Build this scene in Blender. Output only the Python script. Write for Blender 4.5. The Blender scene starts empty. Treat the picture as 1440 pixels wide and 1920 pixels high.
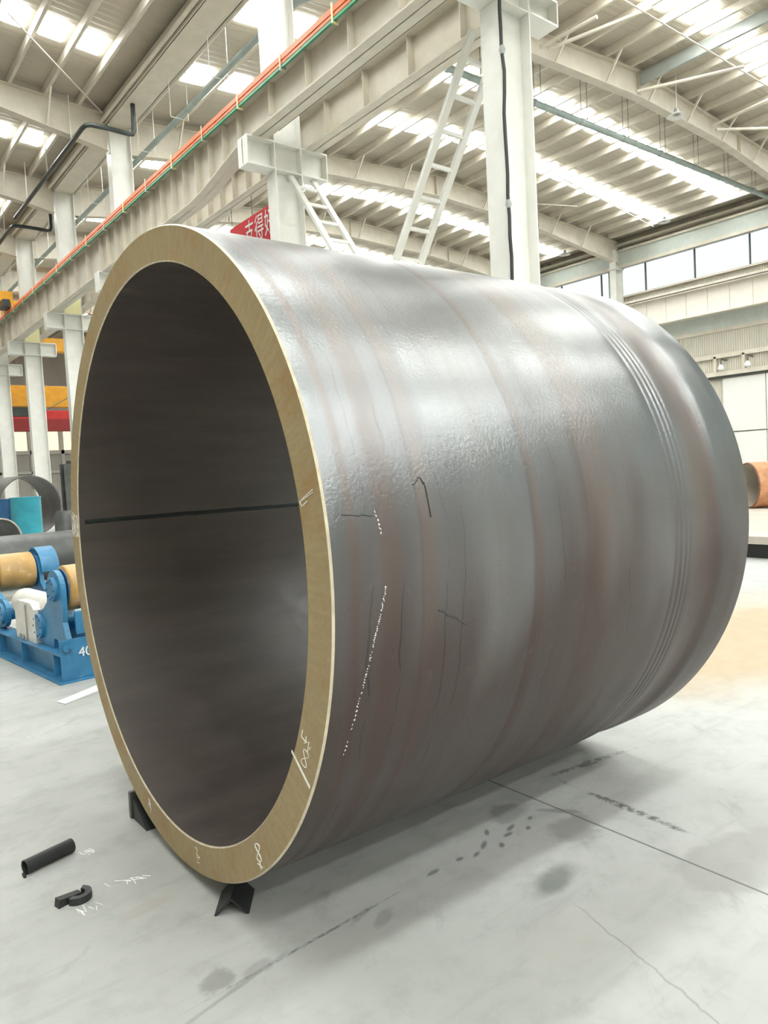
import bpy, bmesh, math, random
from mathutils import Vector, Matrix
random.seed(7)
S = bpy.context.scene
COL = S.collection
PI = math.pi
# ------------------------------------------------------------------ camera
CAM = Vector((0, 0, 1.5))
YAW, PITCH, ROLL, FPX = 0.9067629, -0.0574119, -0.0528645, 1381.4
fw = Vector((math.cos(PITCH)*math.cos(YAW), math.cos(PITCH)*math.sin(YAW), math.sin(PITCH)))
r0 = Vector((math.sin(YAW), -math.cos(YAW), 0)); u0 = r0.cross(fw)
rt = math.cos(ROLL)*r0 + math.sin(ROLL)*u0
up = -math.sin(ROLL)*r0 + math.cos(ROLL)*u0
cd = bpy.data.cameras.new('camera'); cam = bpy.data.objects.new('camera', cd); COL.objects.link(cam)
cam.matrix_world = Matrix(((rt.x, up.x, -fw.x, CAM.x), (rt.y, up.y, -fw.y, CAM.y), (rt.z, up.z, -fw.z, CAM.z), (0, 0, 0, 1)))
cd.sensor_fit = 'VERTICAL'; cd.sensor_height = 36; cd.lens = FPX/1920*36
cd.clip_start = 0.05; cd.clip_end = 300
S.camera = cam
# ------------------------------------------------------------------ view, world, light
S.view_settings.view_transform = 'Standard'; S.view_settings.look = 'None'
S.view_settings.gamma = 1; S.view_settings.use_curve_mapping = False
S.view_settings.exposure = 0.0
S.cycles.use_denoising = True; S.cycles.denoising_prefilter = 'ACCURATE'
S.cycles.max_bounces = 8; S.cycles.diffuse_bounces = 5; S.cycles.glossy_bounces = 3
S.cycles.caustics_reflective = False; S.cycles.caustics_refractive = False
S.cycles.use_adaptive_sampling = False
S.cycles.sample_clamp_indirect = 8
SKYLIGHT = 34.0          # radiance of the daylight panels in the roof
W = bpy.data.worlds.new('sky'); S.world = W; W.use_nodes = True
bg = W.node_tree.nodes['Background']; bg.inputs[0].default_value = (0.87, 0.95, 1.0, 1); bg.inputs[1].default_value = 1.2

# ------------------------------------------------------------------ helpers
def frame_has(p, m=60):
    d = Vector(p)-CAM; z = d.dot(fw)
    if z < 0.3: return False
    x = 720+FPX*d.dot(rt)/z; y = 960-FPX*d.dot(up)/z
    return -m < x < 1440+m and -m < y < 1920+m

class NT:
    def __init__(s, name):
        s.m = bpy.data.materials.new(name); s.m.use_nodes = True
        s.t = s.m.node_tree; s.b = s.t.nodes['Principled BSDF']; s.L = s.t.links
    def n(s, typ, **kw):
        o = s.t.nodes.new(typ)
        for k, v in kw.items(): setattr(o, k, v)
        return o
    def put(s, sock, v):
        if isinstance(v, bpy.types.NodeSocket): s.L.new(v, sock)
        elif isinstance(v, (tuple, list)) and len(v) == 3 and sock.type == 'RGBA': sock.default_value = (*v, 1)
        else: sock.default_value = v
    def math(s, op, a, b=0.0, c=None, clamp=False):
        o = s.n('ShaderNodeMath', operation=op, use_clamp=clamp)
        s.put(o.inputs[0], a); s.put(o.inputs[1], b)
        if c is not None: s.put(o.inputs[2], c)
        return o.outputs[0]
    def mix(s, f, a, b, mode='MIX'):
        o = s.n('ShaderNodeMix', data_type='RGBA', blend_type=mode)
        s.put(o.inputs[0], f); s.put(o.inputs[6], a); s.put(o.inputs[7], b)
        return o.outputs[2]
    def obj(s): return s.n('ShaderNodeTexCoord').outputs['Object']
    def xyz(s, v):
        o = s.n('ShaderNodeSeparateXYZ'); s.put(o.inputs[0], v); return o.outputs
    def comb(s, x, y, z):
        o = s.n('ShaderNodeCombineXYZ'); s.put(o.inputs[0], x); s.put(o.inputs[1], y); s.put(o.inputs[2], z); return o.outputs[0]
    def noise(s, v, scale, detail=3, rough=0.55, dist=0.0):
        o = s.n('ShaderNodeTexNoise'); s.put(o.inputs['Vector'], v)
        o.inputs['Scale'].default_value = scale; o.inputs['Detail'].default_value = detail
        o.inputs['Roughness'].default_value = rough; o.inputs['Distortion'].default_value = dist
        return o.outputs[0]
    def ramp(s, f, stops, interp='LINEAR'):
        o = s.n('ShaderNodeValToRGB'); e = o.color_ramp.elements; o.color_ramp.interpolation = interp
        while len(e) < len(stops): e.new(0.5)
        for i, (p, c) in enumerate(stops):
            e[i].position = p; e[i].color = (*c, 1) if isinstance(c, tuple) else (c, c, c, 1)
        s.put(o.inputs[0], f); return o.outputs[0]
    def smooth(s, v, a, b):
        o = s.n('ShaderNodeMapRange', interpolation_type='SMOOTHSTEP'); s.put(o.inputs[0], v)
        o.inputs[1].default_value = a; o.inputs[2].default_value = b
        o.inputs[3].default_value = 0; o.inputs[4].default_value = 1
        return o.outputs[0]
    def bump(s, h, strength, dist=0.01):
        o = s.n('ShaderNodeBump'); s.put(o.inputs['Height'], h)
        o.inputs['Strength'].default_value = strength; o.inputs['Distance'].default_value = dist
        s.L.new(o.outputs[0], s.b.inputs['Normal']); return o
    def out(s, col=None, rough=None, metal=None, ior=None):
        for k, v in (('Base Color', col), ('Roughness', rough), ('Metallic', metal), ('IOR', ior)):
            if v is not None: s.put(s.b.inputs[k], v)
        return s.m

def paint(name, col, rough=0.5, var=0.12, scale=3.0, metal=0.0, dirt=None):
    t = NT(name); v = t.obj()
    f = t.noise(v, scale, 4)
    c = t.mix(t.smooth(f, 0.3, 0.75), tuple(x*(1-var) for x in col), tuple(min(1, x*(1+var*0.5)) for x in col))
    if dirt:
        c = t.mix(t.math('MULTIPLY', t.smooth(t.noise(v, scale*2.3, 6, 0.7), 0.55, 0.72), 0.7), c, dirt)
    return t.out(c, rough, metal)

def ribbed(name, col, axis, pitch, depth=0.6):
    t = NT(name); v = t.obj(); c = t.xyz(v)[axis]
    w = t.math('FRACT', t.math('DIVIDE', c, pitch))
    h = t.math('ABSOLUTE', t.math('SUBTRACT', w, 0.5))
    hh = t.smooth(h, 0.18, 0.32)
    f = t.noise(v, 0.8, 3)
    t.bump(hh, depth, 0.04)
    return t.out(t.mix(t.smooth(f, .3, .7), tuple(x*.9 for x in col), col), 0.5)

def emis(name, col, st):
    t = NT(name); t.b.inputs['Emission Color'].default_value = (*col, 1); t.b.inputs['Emission Strength'].default_value = st
    return t.out(col, 0.6)

def mesh(name, bm, mat, parent=None, smooth=False, loc=None, rot=None):
    me = bpy.data.meshes.new(name); bm.normal_update(); bm.to_mesh(me); bm.free()
    mats = mat if isinstance(mat, list) else [mat]
    for m in mats: me.materials.append(m)
    if smooth:
        for p in me.polygons: p.use_smooth = True
        try: me.set_sharp_from_angle(angle=math.radians(38))
        except Exception: pass
    o = bpy.data.objects.new(name, me); COL.objects.link(o)
    if parent: o.parent = parent
    if loc is not None: o.location = loc
    if rot is not None: o.rotation_euler = rot
    return o

def tag(o, label=None, cat=None, group=None, kind=None):
    if label: o['label'] = label
    if cat: o['category'] = cat
    if group: o['group'] = group
    if kind: o['kind'] = kind
    return o

def thing(name, label, cat, loc=(0, 0, 0), rotz=0, group=None):
    o = bpy.data.objects.new(name, None); COL.objects.link(o)
    o.location = loc; o.rotation_euler = (0, 0, rotz); o.empty_display_size = .1
    return tag(o, label, cat, group)

def copy_tree(o, parent=None):
    c = o.copy(); COL.objects.link(c)
    if parent: c.parent = parent
    for ch in list(o.children): copy_tree(ch, c)
    return c

def box(bm, a, b, bev=0.0, mi=0):
    x0, y0, z0 = a; x1, y1, z1 = b
    t = bmesh.new() if bev else bm
    vs = [t.verts.new((x, y, z)) for x in (x0, x1) for y in (y0, y1) for z in (z0, z1)]
    for q in ((0, 1, 3, 2), (4, 6, 7, 5), (0, 4, 5, 1), (2, 3, 7, 6), (0, 2, 6, 4), (1, 5, 7, 3)):
        f = t.faces.new([vs[i] for i in q]); f.material_index = mi
    if bev:
        bmesh.ops.bevel(t, geom=list(t.edges), offset=bev, segments=2, affect='EDGES', profile=0.6)
        me = bpy.data.meshes.new('t'); t.to_mesh(me); t.free(); bm.from_mesh(me); bpy.data.meshes.remove(me)

def bbox(a, b, bev=0.0):
    bm = bmesh.new(); box(bm, a, b, bev); return bm

def obeam(bm, p, q, w, h, upv=(0, 0, 1)):
    """rectangular bar from p to q, w wide, h high"""
    p, q = Vector(p), Vector(q); d = (q-p).normalized(); U = Vector(upv)
    s = d.cross(U)
    if s.length < 1e-4: s = d.cross(Vector((1, 0, 0)))
    s.normalize(); n = s.cross(d)
    vs = []
    for e in (p, q):
        for i, j in ((-1, -1), (1, -1), (1, 1), (-1, 1)): vs.append(bm.verts.new(e+s*i*w/2+n*j*h/2))
    for f in ((0, 1, 2, 3), (7, 6, 5, 4), (0, 4, 5, 1), (1, 5, 6, 2), (2, 6, 7, 3), (3, 7, 4, 0)): bm.faces.new([vs[i] for i in f])

def tube(bm, pts, r, n=10, close=False, caps=True, radii=None):
    pts = [Vector(p) for p in pts]; rings = []; prev = None
    for i, p in enumerate(pts):
        a = pts[i-1] if i else (pts[-1] if close else p); b = pts[(i+1) % len(pts)] if (i < len(pts)-1 or close) else p
        d = (b-a).normalized()
        if prev is None:
            s = d.cross(Vector((0, 0, 1)))
            if s.length < 1e-3: s = d.cross(Vector((1, 0, 0)))
        else: s = prev-d*prev.dot(d)
        s.normalize(); prev = s; t = d.cross(s); rr = radii[i] if radii else r
        rings.append([bm.verts.new(p+rr*(math.cos(2*PI*k/n)*s+math.sin(2*PI*k/n)*t)) for k in range(n)])
    m = len(rings)
    for i in range(m if close else m-1):
        A, B = rings[i], rings[(i+1) % m]
        for k in range(n): bm.faces.new((A[k], A[(k+1) % n], B[(k+1) % n], B[k]))
    if caps and not close:
        bm.faces.new(rings[0][::-1]); bm.faces.new(rings[-1])

def revolve(bm, prof, n=96, axis='x', a0=0, a1=2*PI, mi=None):
    """prof: list of (s along axis, radius)"""
    full = abs(a1-a0-2*PI) < 1e-6; m = n if full else n+1; rings = []
    for s, r in prof:
        ring = []
        for k in range(m):
            a = a0+(a1-a0)*k/n; c, q = r*math.cos(a), r*math.sin(a)
            ring.append(bm.verts.new((s, c, q) if axis == 'x' else ((c, q, s) if axis == 'z' else (q, s, c))))
        rings.append(ring)
    for i in range(len(rings)-1):
        for k in range(n):
            k2 = (k+1) % m
            f = bm.faces.new((rings[i][k], rings[i+1][k], rings[i+1][k2], rings[i][k2]))
            if mi: f.material_index = mi[i]
    return rings

def cyl(bm, p, q, r, n=24):
    tube(bm, [p, q], r, n)

def prism(bm, pts, a, b, axis='x', mi=0):
    """polygon pts (2D) extruded from a to b along axis; pts are (y,z) for x, (x,z) for y, (x,y) for z"""
    def P(t, u, v): return {'x': (t, u, v), 'y': (u, t, v), 'z': (u, v, t)}[axis]
    A = [bm.verts.new(P(a, *p)) for p in pts]; B = [bm.verts.new(P(b, *p)) for p in pts]; n = len(pts)
    fs = [bm.faces.new(A), bm.faces.new(B[::-1])]
    for i in range(n): fs.append(bm.faces.new((A[i], B[i], B[(i+1) % n], A[(i+1) % n])))
    for f in fs: f.material_index = mi
    bmesh.ops.recalc_face_normals(bm, faces=fs)

def arc(c, r, a0, a1, n):
    return [(c[0]+r*math.cos(math.radians(a0+(a1-a0)*i/n)), c[1]+r*math.sin(math.radians(a0+(a1-a0)*i/n))) for i in range(n+1)]

# ------------------------------------------------------------------ materials
WHITE = paint('white_steel_paint', (0.74, 0.735, 0.69), 0.38, 0.06)
CREAM = paint('cream_steel_paint', (0.60, 0.555, 0.465), 0.5, 0.08)
GREYGREEN = paint('grey_green_panel', (0.50, 0.54, 0.50), 0.5, 0.08)
DECK = ribbed('roof_deck', (0.47, 0.425, 0.345), 1, 0.21, 0.25)
CLAD = ribbed('wall_cladding', (0.56, 0.53, 0.44), 1, 0.19, 0.8)
CLADX = ribbed('wall_cladding_end', (0.36, 0.34, 0.30), 0, 0.3, 0.6)
DOORM = paint('door_panel', (0.74, 0.735, 0.70), 0.45, 0.05, 0.6)
SKY = emis('daylight_panel', (0.96, 1.0, 0.985), SKYLIGHT)
DARKPIPE = paint('dark_green_pipe', (0.035, 0.045, 0.042), 0.4, 0.3)
GREYPIPE = paint('grey_green_duct', (0.30, 0.36, 0.34), 0.4, 0.15)
ORANGE = paint('orange_rail', (0.80, 0.20, 0.07), 0.45, 0.15, 4)
GREEN = paint('green_rail', (0.05, 0.30, 0.16), 0.45, 0.2)
BLACK = paint('black_rubber', (0.018, 0.02, 0.02), 0.5, 0.3)
BLUE = paint('machine_blue', (0.045, 0.22, 0.42), 0.38, 0.25, 5, dirt=(0.16, 0.30, 0.42))
TAN = paint('roller_tan', (0.50, 0.30, 0.10), 0.38, 0.25, 6, dirt=(0.62, 0.45, 0.28))
SCUFFWHITE = paint('scuffed_white', (0.72, 0.70, 0.66), 0.45, 0.12, 7, dirt=(0.35, 0.31, 0.27))
TEAL = paint('tank_teal', (0.04, 0.36, 0.46), 0.35, 0.15)
DEEPBLUE = paint('drum_blue', (0.03, 0.13, 0.30), 0.4, 0.2)
DARKSTEEL = paint('dark_mill_steel', (0.085, 0.088, 0.084), 0.38, 0.35, 4)
GREYSTEEL = paint('grey_steel_plate', (0.30, 0.29, 0.27), 0.45, 0.2, 4)
PALESTEEL = paint('pale_plate', (0.47, 0.43, 0.37), 0.5, 0.15, 2, dirt=(0.5, 0.4, 0.3))
RUST = paint('rusty_steel', (0.52, 0.25, 0.12), 0.6, 0.3, 5, dirt=(0.66, 0.42, 0.26))
RUSTDARK = paint('rust_dark', (0.20, 0.09, 0.05), 0.65, 0.3, 6)
RED = paint('crane_red', (0.62, 0.05, 0.05), 0.45, 0.1)
DARKRED = paint('crane_dark_red', (0.30, 0.03, 0.035), 0.45, 0.1)
YELLOW = paint('crane_yellow', (0.75, 0.36, 0.03), 0.45, 0.1)
PALEYELLOW = paint('pale_yellow_plate', (0.85, 0.80, 0.45), 0.45, 0.06)  # sun glow of the bracket plates as colour; rail clamps share it
CHALK = paint('white_chalk', (0.85, 0.85, 0.82), 0.9, 0.1, 60)
PAPER = paint('white_paper', (0.86, 0.87, 0.88), 0.7, 0.03)
BANNERRED = paint('banner_red', (0.66, 0.035, 0.05), 0.6, 0.08)
WIRE = paint('wire_grey', (0.10, 0.10, 0.095), 0.5, 0.1)
LAMPGREY = paint('lamp_grey', (0.35, 0.38, 0.36), 0.35, 0.1)

def glass_mat():
    t = NT('window_glass')
    t.b.inputs['Transmission Weight'].default_value = 1.0
    return t.out((0.95, 0.98, 0.98), 0.02, 0, 1.02)
GLASS = glass_mat()

def floor_mat():
    t = NT('concrete_floor'); v = t.obj(); X, Y, Z = t.xyz(v)
    n1 = t.noise(v, 0.9, 5, 0.6); n2 = t.noise(v, 6, 6, 0.65); n3 = t.noise(v, 40, 3, 0.6)
    c = t.mix(t.smooth(n1, .3, .7), (0.355, 0.36, 0.34), (0.43, 0.435, 0.42))
    c = t.mix(t.math('MULTIPLY', t.smooth(n2, .46, .72), .5), c, (0.29, 0.295, 0.275))
    c = t.mix(t.math('MULTIPLY', t.smooth(n3, .52, .7), .10), c, (0.33, 0.33, 0.31))
    # streaky sweep and tyre marks along one direction
    st = t.noise(t.comb(t.math('MULTIPLY', X, 1.3), t.math('MULTIPLY', Y, 9.0), 0.0), 1.0, 5, .65)
    c = t.mix(t.math('MULTIPLY', t.smooth(st, .5, .72), .38), c, (0.27, 0.275, 0.26))
    sm = t.noise(t.comb(t.math('MULTIPLY', t.math('ADD', X, Y), 1.6), t.math('MULTIPLY', t.math('SUBTRACT', X, Y), 4.5), 0.0), 1.0, 6, .7)
    c = t.mix(t.math('MULTIPLY', t.smooth(sm, .56, .72), .42), c, (0.235, 0.24, 0.225))
    # tan patch on the floor beyond the shell
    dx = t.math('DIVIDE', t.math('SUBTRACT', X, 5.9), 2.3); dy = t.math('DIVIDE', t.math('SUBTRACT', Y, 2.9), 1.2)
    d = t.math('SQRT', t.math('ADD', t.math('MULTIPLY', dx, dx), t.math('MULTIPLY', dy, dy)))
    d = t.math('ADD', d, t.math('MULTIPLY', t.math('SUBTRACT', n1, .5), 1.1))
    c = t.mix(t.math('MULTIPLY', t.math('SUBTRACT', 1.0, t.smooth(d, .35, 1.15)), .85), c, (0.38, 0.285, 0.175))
    wob = t.math('MULTIPLY', t.math('SUBTRACT', t.noise(v, 9, 4, .6), .5), 1.0)
    grit = t.smooth(t.noise(v, 38, 4, .7), .40, .58)
    def stain(cx, cy, rx, ry, deg, col, amt, edge=.35, w=1.0, gr=0.0):
        nonlocal c
        a = math.radians(deg); ca, sa = math.cos(a), math.sin(a)
        px = t.math('SUBTRACT', X, cx); py = t.math('SUBTRACT', Y, cy)
        qx = t.math('DIVIDE', t.math('ADD', t.math('MULTIPLY', px, ca), t.math('MULTIPLY', py, sa)), rx)
        qy = t.math('DIVIDE', t.math('SUBTRACT', t.math('MULTIPLY', py, ca), t.math('MULTIPLY', px, sa)), ry)
        r = t.math('SQRT', t.math('ADD', t.math('MULTIPLY', qx, qx), t.math('MULTIPLY', qy, qy)))
        r = t.math('ADD', r, t.math('MULTIPLY', wob, w))
        m = t.math('SUBTRACT', 1.0, t.smooth(r, 1-edge, 1+edge))
        if gr: m = t.math('MULTIPLY', m, t.math('ADD', 1-gr, t.math('MULTIPLY', grit, gr)))
        c = t.mix(t.math('MULTIPLY', m, amt), c, col)
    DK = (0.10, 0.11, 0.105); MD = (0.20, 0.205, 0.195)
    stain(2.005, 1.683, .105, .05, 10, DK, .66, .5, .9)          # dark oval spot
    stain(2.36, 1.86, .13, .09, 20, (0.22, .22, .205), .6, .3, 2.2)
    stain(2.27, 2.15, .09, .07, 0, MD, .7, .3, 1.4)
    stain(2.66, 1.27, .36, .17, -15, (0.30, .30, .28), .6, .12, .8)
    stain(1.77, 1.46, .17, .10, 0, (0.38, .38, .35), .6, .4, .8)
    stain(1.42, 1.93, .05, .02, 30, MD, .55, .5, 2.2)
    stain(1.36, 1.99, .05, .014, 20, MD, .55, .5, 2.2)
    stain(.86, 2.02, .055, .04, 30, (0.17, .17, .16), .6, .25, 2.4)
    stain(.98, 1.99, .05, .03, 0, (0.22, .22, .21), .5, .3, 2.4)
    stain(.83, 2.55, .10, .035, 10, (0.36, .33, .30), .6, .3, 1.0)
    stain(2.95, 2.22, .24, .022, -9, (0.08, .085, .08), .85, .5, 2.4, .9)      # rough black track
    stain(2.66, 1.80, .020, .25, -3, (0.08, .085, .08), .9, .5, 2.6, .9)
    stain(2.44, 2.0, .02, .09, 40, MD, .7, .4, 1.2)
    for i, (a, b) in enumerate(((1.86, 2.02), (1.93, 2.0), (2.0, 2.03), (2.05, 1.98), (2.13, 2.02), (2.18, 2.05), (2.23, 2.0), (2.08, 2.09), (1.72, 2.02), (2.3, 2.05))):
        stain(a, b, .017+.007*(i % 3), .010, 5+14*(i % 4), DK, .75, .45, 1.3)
    stain(1.18, 1.99, .32, .006, 3, (0.10,.11,.105), .8, .6, 2.0, .8)            # scraped line in front
    stain(.9, 1.96, .16, .008, 12, MD, .6, .6, 2.2)
    # saw-cut joints
    for ax, p0 in ((0, 2.45), (0, 8.45), (1, 8.6)):
        q = t.math('ADD', t.math('SUBTRACT', (X, Y)[ax], p0), t.math('MULTIPLY', wob, .004))
        ln = t.math('SUBTRACT', 1.0, t.smooth(t.math('ABSOLUTE', q), .003, .0065))
        c = t.mix(t.math('MULTIPLY', ln, .85), c, (0.10, 0.10, 0.095))
    # hair crack
    q = t.math('ADD', t.math('SUBTRACT', X, t.math('ADD', 1.93, t.math('MULTIPLY', t.math('SUBTRACT', 1.5, Y), -.28))), t.math('MULTIPLY', wob, .05))
    ln = t.math('MULTIPLY', t.math('SUBTRACT', 1.0, t.smooth(t.math('ABSOLUTE', q), .002, .006)), t.math('SUBTRACT', 1.0, t.smooth(t.math('ABSOLUTE', t.math('SUBTRACT', Y, 1.2)), .25, .4)))
    c = t.mix(t.math('MULTIPLY', ln, .6), c, (0.22, 0.22, 0.20))
    t.bump(t.math('ADD', n2, t.math('MULTIPLY', n3, .4)), .12, .004)
    return t.out(c, t.ramp(n2, [(0.3, .48), (.7, .62)]), 0, 1.35)
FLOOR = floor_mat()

R_OUT, R_IN, LEN = 1.1894, 1.0677, 2.167

def shell_mat():
    t = NT('mill_scale_steel'); v = t.obj(); X, Y, Z = t.xyz(v)
    Zc = t.math('SUBTRACT', Z, R_OUT)
    ang = t.math('ARCTAN2', Zc, t.math('MULTIPLY', Y, -1.0))
    cyl_v = t.comb(X, t.math('MULTIPLY', ang, 1.19), 0.0)
    wob = t.math('SUBTRACT', t.noise(cyl_v, 2.6, 2, .5), .5)
    fine = t.math('SUBTRACT', t.noise(t.comb(t.math('MULTIPLY', X, 14.0), t.math('MULTIPLY', ang, 1.0), 0.0), 1.0, 4, .6), .5)
    s = t.math('ADD', X, t.math('MULTIPLY', wob, .035))
    s = t.math('DIVIDE', s, LEN)
    G1 = (0.055, 0.063, 0.069); G2 = (0.066, 0.071, 0.073); B1 = (0.074, 0.052, 0.045); B2 = (0.070, 0.056, 0.050); T1 = (0.035, 0.048, 0.052); D = (0.030, 0.022, 0.02)
    k = lambda m: m/LEN
    c = t.ramp(s, [(0, T1), (k(.055), T1), (k(.066), B1), (k(.085), B1), (k(.095), G1), (k(.15), G1), (k(.162), B1), (k(.225), B2), (k(.24), G1), (k(.30), G2),
                   (k(.306), D), (k(.314), B1), (k(.35), B2), (k(.38), G1), (k(.60), G2), (k(.765), G1), (k(.772), D), (k(.80), B1), (k(.82), G1), (k(1.0), G2),
                   (k(1.05), D), (k(1.06), B1), (k(1.16), B2), (k(1.25), G2), (k(1.6), G1), (k(1.70), G2), (k(1.76), B2), (k(1.90), B1), (k(1.93), G1), (k(2.1), T1)])
    rb = t.ramp(s, [(0, 0.0), (k(.056), 0.0), (k(.066), 1.0), (k(.085), 1.0), (k(.096), 0.0), (k(.15), 0.0), (k(.165), 1.0), (k(.23), .8), (k(.245), 0.0), (k(.31), .9), (k(.36), .7), (k(.40), 0.0),
                    (k(.765), 0.0), (k(.772), 1.0), (k(.80), 1.0), (k(.83), .0), (k(1.04), 0.0), (k(1.06), .8), (k(1.17), .5), (k(1.27), 0.0), (k(1.70), 0.0), (k(1.76), 1.0), (k(1.90), 1.0), (k(1.94), 0.0)])
    rb = t.math('MULTIPLY', rb, t.math('ADD', .15, t.math('MULTIPLY', t.smooth(t.noise(cyl_v, 2.0, 2, .5), .3, .7), .42)))
    # rust bloom, blotches and streaks round the barrel
    r1 = t.smooth(t.math('ADD', t.noise(cyl_v, 1.3, 3, .5), t.math('MULTIPLY', fine, .5)), .40, .72)
    c = t.mix(t.math('MULTIPLY', r1, .38), c, (0.075, 0.056, 0.050))
    st = t.smooth(fine, .08, .2)
    c = t.mix(t.math('MULTIPLY', st, .30), c, (0.075, 0.06, 0.055))
    # browner and less glossy towards the underside of the barrel
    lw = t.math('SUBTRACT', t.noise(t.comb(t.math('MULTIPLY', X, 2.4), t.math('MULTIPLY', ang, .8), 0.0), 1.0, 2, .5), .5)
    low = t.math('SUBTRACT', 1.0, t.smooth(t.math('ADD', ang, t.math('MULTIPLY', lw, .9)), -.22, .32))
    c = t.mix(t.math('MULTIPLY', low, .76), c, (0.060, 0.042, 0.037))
    sp = t.noise(cyl_v, 80, 2, .6); sp2 = t.noise(cyl_v, 18, 5, .7)
    vo = t.n('ShaderNodeTexVoronoi'); t.put(vo.inputs['Vector'], cyl_v); vo.inputs['Scale'].default_value = 62
    dots = t.math('MULTIPLY', t.math('SUBTRACT', 1.0, t.smooth(vo.outputs['Distance'], .07, .19)), t.smooth(t.noise(cyl_v, 2.4, 2, .5), .30, .70))
    c = t.mix(t.math('MULTIPLY', dots, .85), c, (0.03, 0.024, 0.022))
    # pale dusty scuffs
    sc = t.math('MULTIPLY', t.smooth(t.noise(cyl_v, 11, 3, .6), .60, .85), .25)
    c = t.mix(sc, c, (0.15, 0.135, 0.12))
    # thin broken lines round the barrel
    for p0, wv in ((.235, .05), (.40, .07), (.47, .04), (.90, .05), (1.31, .06), (.13, .05)):
        q = t.math('ABSOLUTE', t.math('SUBTRACT', t.math('ADD', X, t.math('MULTIPLY', wob, wv*2.6)), p0))
        br = t.smooth(t.noise(cyl_v, 2.2+p0*2, 3, .6), .47, .55)
        c = t.mix(t.math('MULTIPLY', t.math('MULTIPLY', t.math('SUBTRACT', 1.0, t.smooth(q, .0012, .004)), br), .8), c, (0.03, 0.022, 0.02))
    h = t.math('ADD', t.math('MULTIPLY', t.noise(cyl_v, 2.8, 1, .4), 5.0), t.math('ADD', t.math('MULTIPLY', fine, .3), t.math('ADD', t.math('MULTIPLY', sp, .7), t.math('MULTIPLY', sp2, .05))))
    t.bump(h, .32, .004)
    rough = t.math('ADD', t.math('ADD', t.math('ADD', .286, t.math('ADD', t.math('MULTIPLY', dots, .02), t.math('MULTIPLY', rb, .12))), t.math('MULTIPLY', r1, .07)), t.math('ADD', t.math('MULTIPLY', low, .07), t.math('MULTIPLY', t.smooth(sp2, .4, .7), .015)))
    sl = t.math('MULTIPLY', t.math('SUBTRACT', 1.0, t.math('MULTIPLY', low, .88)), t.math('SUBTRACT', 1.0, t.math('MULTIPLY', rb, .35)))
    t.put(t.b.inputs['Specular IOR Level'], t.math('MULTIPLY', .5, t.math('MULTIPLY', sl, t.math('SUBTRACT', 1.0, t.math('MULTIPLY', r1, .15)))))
    return t.out(c, rough, 0, 2.45)

def bore_mat():
    t = NT('bore_rust'); v = t.obj(); X, Y, Z = t.xyz(v)
    ang = t.math('ARCTAN2', t.math('SUBTRACT', Z, R_OUT), Y)
    a = t.noise(t.comb(t.math('MULTIPLY', X, 1.2), t.math('MULTIPLY', ang, 9.0), 0.0), 1.0, 6, .65)
    b = t.noise(v, 2.2, 5, .6)
    c = t.mix(t.smooth(a, .35, .7), (0.062, 0.050, 0.044), (0.092, 0.073, 0.064))
    c = t.mix(t.math('MULTIPLY', t.smooth(b, .5, .7), .5), c, (0.075, 0.056, 0.05))
    d = t.noise(v, 5, 6, .75)
    c = t.mix(t.math('MULTIPLY', t.smooth(d, .62, .75), .4), c, (0.15, 0.125, 0.11))
    t.bump(t.math('ADD', a, t.math('MULTIPLY', d, .6)), .22, .004)
    return t.out(c, t.ramp(d, [(.35, .36), (.7, .55)]), 0, 1.75)

def endface_mat():
    t = NT('cut_face_ochre'); v = t.obj(); X, Y, Z = t.xyz(v)
    ang = t.math('ARCTAN2', t.math('SUBTRACT', Z, R_OUT), Y)
    rad = t.math('SQRT', t.math('ADD', t.math('MULTIPLY', Y, Y), t.math('MULTIPLY', t.math('SUBTRACT', Z, R_OUT), t.math('SUBTRACT', Z, R_OUT))))
    a = t.noise(t.comb(t.math('MULTIPLY', ang, 60.0), t.math('MULTIPLY', rad, 8.0), 0.0), 1.0, 4, .6)
    b = t.noise(v, 5, 5, .65); e = t.noise(v, 55, 3, .6)
    c = t.mix(t.smooth(a, .35, .7), (0.315, 0.238, 0.128), (0.36, 0.278, 0.155))
    c = t.mix(t.math('MULTIPLY', t.smooth(b, .48, .68), .65), c, (0.31, 0.18, 0.07))
    c = t.mix(t.math('MULTIPLY', t.smooth(t.noise(v, 3.1, 4, .6), .52, .7), .5), c, (0.30, 0.25, 0.165))
    c = t.mix(t.math('MULTIPLY', t.smooth(e, .54, .68), .42), c, (0.24, 0.15, 0.07))
    t.bump(t.math('ADD', a, t.math('MULTIPLY', e, .5)), .15, .003)
    return t.out(c, .55, 0, 1.4)
SHELL = shell_mat(); BORE = bore_mat(); ENDF = endface_mat()
BRIGHT = paint('bright_bevel', (0.62, 0.55, 0.42), 0.35, 0.2, 30)
SEAM = paint('weld_seam_scale', (0.028, 0.036, 0.035), 0.35, 0.3, 20)

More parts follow.
